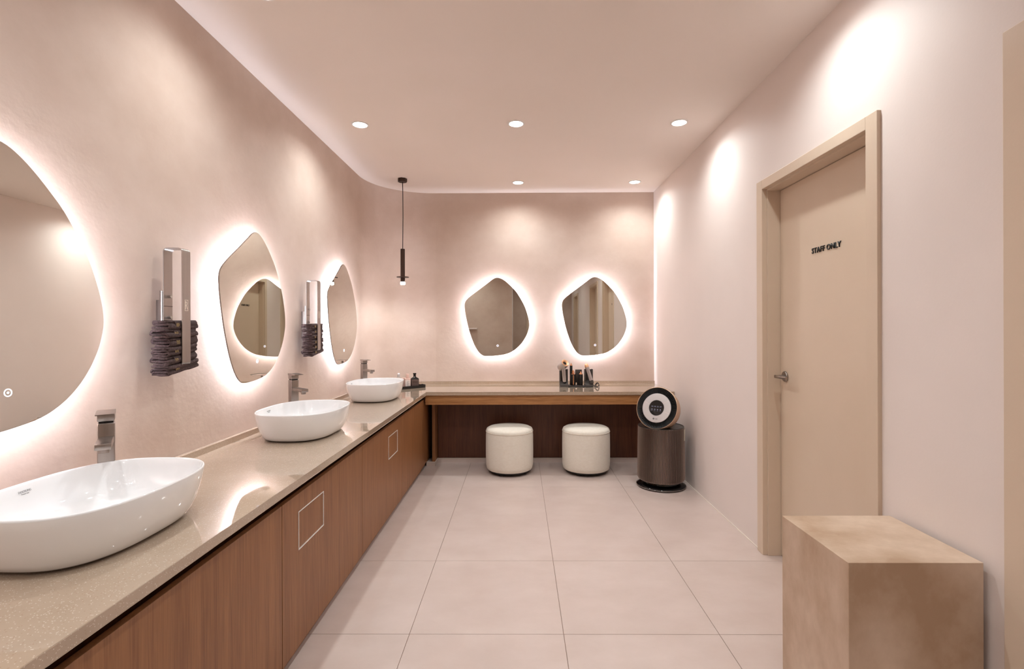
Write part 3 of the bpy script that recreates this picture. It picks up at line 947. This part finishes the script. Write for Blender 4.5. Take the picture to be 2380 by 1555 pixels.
# airflow styling wand in the right cradle
t = thing('styling_wand', 'silver and copper hair styling wand leaning in the right cradle', 'styler', (0.676, SY - 0.045, HC))
b0, b1 = Vector((0.018, -0.006, 0.062)), Vector((-0.018, 0.010, 0.188))
d_ = (b1 - b0).normalized()
obj('handle', tube(B(), [b0, b0.lerp(b1, 0.15), b0.lerp(b1, 0.7), b1], [0.0195, 0.0205, 0.0195, 0.0195], 24), 'nickel', t, True, 40)
obj('cap', tube(B(), [b1, b1 + d_ * 0.020, b1 + d_ * 0.032, b1 + d_ * 0.038], [0.0205, 0.0195, 0.014, 0.004], 24), 'copper_light', t, True, 60)
obj('filter_cage', tube(B(), [b0 - d_ * 0.036, b0 - d_ * 0.03, b0 - d_ * 0.01, b0], [0.010, 0.0205, 0.022, 0.022], 24), 'grey_plastic', t, True, 40)
pts = spline([tuple(b0 - d_ * 0.034), (0.042, -0.016, 0.010), (0.062, -0.03, 0.0040), (0.080, -0.03, 0.0045), (0.092, -0.018, 0.018), (0.088, -0.006, 0.036), (0.074, 0.0, 0.036), (0.064, 0.01, 0.018), (0.075, 0.03, 0.004)], 6, False)
obj('power_cord', tube(B(), pts, [0.006] * 4 + [0.0038] * (len(pts) - 4), 8), 'black_cord', t, True)

def barrel(label, x, y, h, r, cap, strip, name='curling_barrel', cat='hair curler'):
    t = thing(name, label, cat, (x, y, HC + 0.0122))
    obj('barrel', lathe(B(), [(r * 0.9, 0), (r, 0.004), (r, h), (r * 0.92, h + 0.003)], 28), 'black_plastic', t, True, 40)
    obj('cap', lathe(B(), [(r * 1.02, h + 0.0032), (r * 1.0, h + 0.008), (r * 0.5, h + 0.012), (r * 0.42, h + 0.022), (r * 0.8, h + 0.024), (r * 0.78, h + 0.028), (r * 0.32, h + 0.031), (r * 0.34, h + 0.040), (r * 0.15, h + 0.045)] if cap == 2 else
        [(r * 0.95, h + 0.0032), (r * 0.9, h + 0.010), (r * 0.42, h + 0.014), (r * 0.40, h + 0.024), (r * 0.2, h + 0.029)], 28), 'copper', t, True, 50)
    if strip:
        for k in range(3):
            a = -PI / 2 + (k - 1) * 2.0 + 0.02
            tmp = B(); box(tmp, r - 0.0015, r + 0.0006, -0.0042, 0.0042, 0.008, h - 0.004)
            obj('copper_strip', xform(tmp, Matrix.Rotation(a, 4, 'Z')), 'copper', t)
    return t
barrel('dark curling barrel with bright copper stripe, front left on the styling stand', 0.5235, SY - 0.03, 0.105, 0.0235, 2, True)
barrel('tall thin dark smoothing attachment with copper tip, behind the curling barrel', 0.509, SY + 0.022, 0.185, 0.014, 1, False, 'smoothing_attachment', 'hair tool')
t = barrel('round bristle brush attachment with copper tip, front right on the stand', 0.598, SY - 0.03, 0.105, 0.019, 1, False, 'round_brush', 'brush')
bm = B()
for k in range(14):
    for j in range(9):
        tmp = bmesh.new(); box(tmp, 0.019, 0.0245, -0.0006, 0.0006, 0.016 + j * 0.0095, 0.0172 + j * 0.0095)
        join(bm, tmp, Matrix.Rotation(2 * PI * (k + 0.5 * (j % 2)) / 14, 4, 'Z'))
tag(obj('bristles', bm, 'black_plastic', t), kind='stuff')
t = thing('paddle_brush', 'flat dark brush attachment standing behind the round brush', 'brush', (0.582, SY + 0.024, HC + 0.0122))
obj('paddle', box(B(), -0.033, 0.033, -0.012, 0.006, 0.022, 0.150, 0.004), 'grey_plastic', t, True, 40)
obj('connector', lathe(B(), [(0.016, 0), (0.016, 0.024)], 24), 'black_plastic', t, True, 40)
bm = B()
for i in range(6):
    for j in range(10):
        box(bm, -0.028 + i * 0.011, -0.0265 + i * 0.011, -0.017, -0.012, 0.032 + j * 0.0115, 0.0333 + j * 0.0115)
tag(obj('bristles', bm, 'black_plastic', t), kind='stuff')

# ================================================================== TRAY WITH BOTTLES
TA = 0.72
TC = Vector((-1.062, 4.735, HC))
t = thing('tray', 'long black tray with raised rim beside the farthest basin', 'tray', TC, TA)
bm = B()
def rr_ring(a, b, z, r=0.03, n=6):
    out = []
    for cx, cy, s in ((a - r, b - r, 0), (-a + r, b - r, 1), (-a + r, -b + r, 2), (a - r, -b + r, 3)):
        for k in range(n + 1):
            th = s * PI / 2 + PI / 2 * k / n
            out.append(Vector((cx + r * math.cos(th), cy + r * math.sin(th), z)))
    return out
loft(bm, [rr_ring(0.158, 0.063, 0.0), rr_ring(0.160, 0.065, 0.003), rr_ring(0.160, 0.065, 0.026), rr_ring(0.157, 0.062, 0.026), rr_ring(0.157, 0.062, 0.006)])
obj('tray_body', bm, 'black_plastic', t, True, 40)
RT = Matrix.Translation(TC) @ Matrix.Rotation(TA, 4, 'Z')
def on_tray(a, b):
    return tuple(RT @ Vector((a, b, 0.0064)))
# black bottle with brown label
t = thing('diffuser_bottle', 'square-shouldered black bottle with a brown label on the tray', 'bottle', on_tray(0.060, -0.008), 0.25)
bm = B()
loft(bm, [rr_ring(0.038, 0.026, 0.0, 0.008), rr_ring(0.040, 0.028, 0.003, 0.010), rr_ring(0.040, 0.028, 0.078, 0.010), rr_ring(0.036, 0.025, 0.084, 0.012), rr_ring(0.017, 0.016, 0.096, 0.012), rr_ring(0.013, 0.013, 0.100, 0.012)])
obj('glass_body', bm, 'bottle_black', t, True, 40)
obj('neck', lathe(B(), [(0.0125, 0.0985), (0.0125, 0.122), (0.016, 0.124), (0.016, 0.133), (0.014, 0.135)], 24), 'bottle_black', t, True, 40)
lb = obj('label', box(B(), -0.030, 0.038, -0.0295, -0.0282, 0.014, 0.074), 'brown_label', t)
bm = B()
for k in range(4):
    box(bm, -0.022, 0.030 - 0.006 * (k % 2), -0.0301, -0.0295, 0.058 - k * 0.005, 0.0595 - k * 0.005)
obj('fine_print', bm, 'dark_bronze', lb)
# pink bottle with label card
t = thing('pink_bottle', 'pale pink square bottle with a white label beside the black bottle', 'bottle', on_tray(-0.022, -0.020), 0.35)
obj('glass_body', box(B(), -0.026, 0.026, -0.020, 0.020, 0, 0.090, 0.004), 'pink_card', t, True, 40)
obj('cap', box(B(), -0.016, 0.012, -0.013, 0.013, 0.0905, 0.132, 0.002), 'pink_card', t, True, 40)
lb = obj('label', box(B(), -0.023, 0.023, -0.0212, -0.0202, 0.008, 0.074), 'white_card', t)
bm = B()
for k in range(7):
    box(bm, -0.012, 0.016 - 0.007 * (k % 3), -0.0218, -0.0212, 0.062 - k * 0.0065, 0.0637 - k * 0.0065)
obj('fine_print', bm, 'print_grey', lb)
# pale pink box behind
tag(obj('carton', xform(box(B(), -0.024, 0.024, -0.018, 0.018, 0, 0.090, 0.0012, 1), Matrix.Rotation(0.3, 4, 'Z')), 'pink_card'), 'small plain pink carton standing behind the pink bottle', 'box').location = on_tray(-0.030, 0.032)
# round bottle with domed cap
t = thing('round_bottle', 'round pale glass bottle with domed pump cap behind the farthest basin', 'bottle', on_tray(-0.105, 0.0))
obj('glass_body', lathe(B(), [(0.030, 0), (0.034, 0.004), (0.034, 0.078), (0.031, 0.090), (0.022, 0.100), (0.014, 0.104)], 36), 'frosted_glass', t, True, 50)
obj('cap', lathe(B(), [(0.0135, 0.1042), (0.0135, 0.130), (0.0125, 0.137), (0.009, 0.1425), (0.002, 0.145)], 28), 'silver_plastic', t, True, 50)
# little glass
t = thing('small_glass', 'small clear glass at the right end of the tray', 'glass', on_tray(0.122, 0.006))
bm = B()
rings = [[Vector((r * math.cos(2 * PI * i / 28), r * math.sin(2 * PI * i / 28), z)) for i in range(28)] for r, z in
         [(0.016, 0), (0.018, 0.003), (0.0195, 0.048), (0.0183, 0.048), (0.0168, 0.005)]]
loft(bm, rings)
obj('cup', bm, 'clear_glass', t, True, 40)
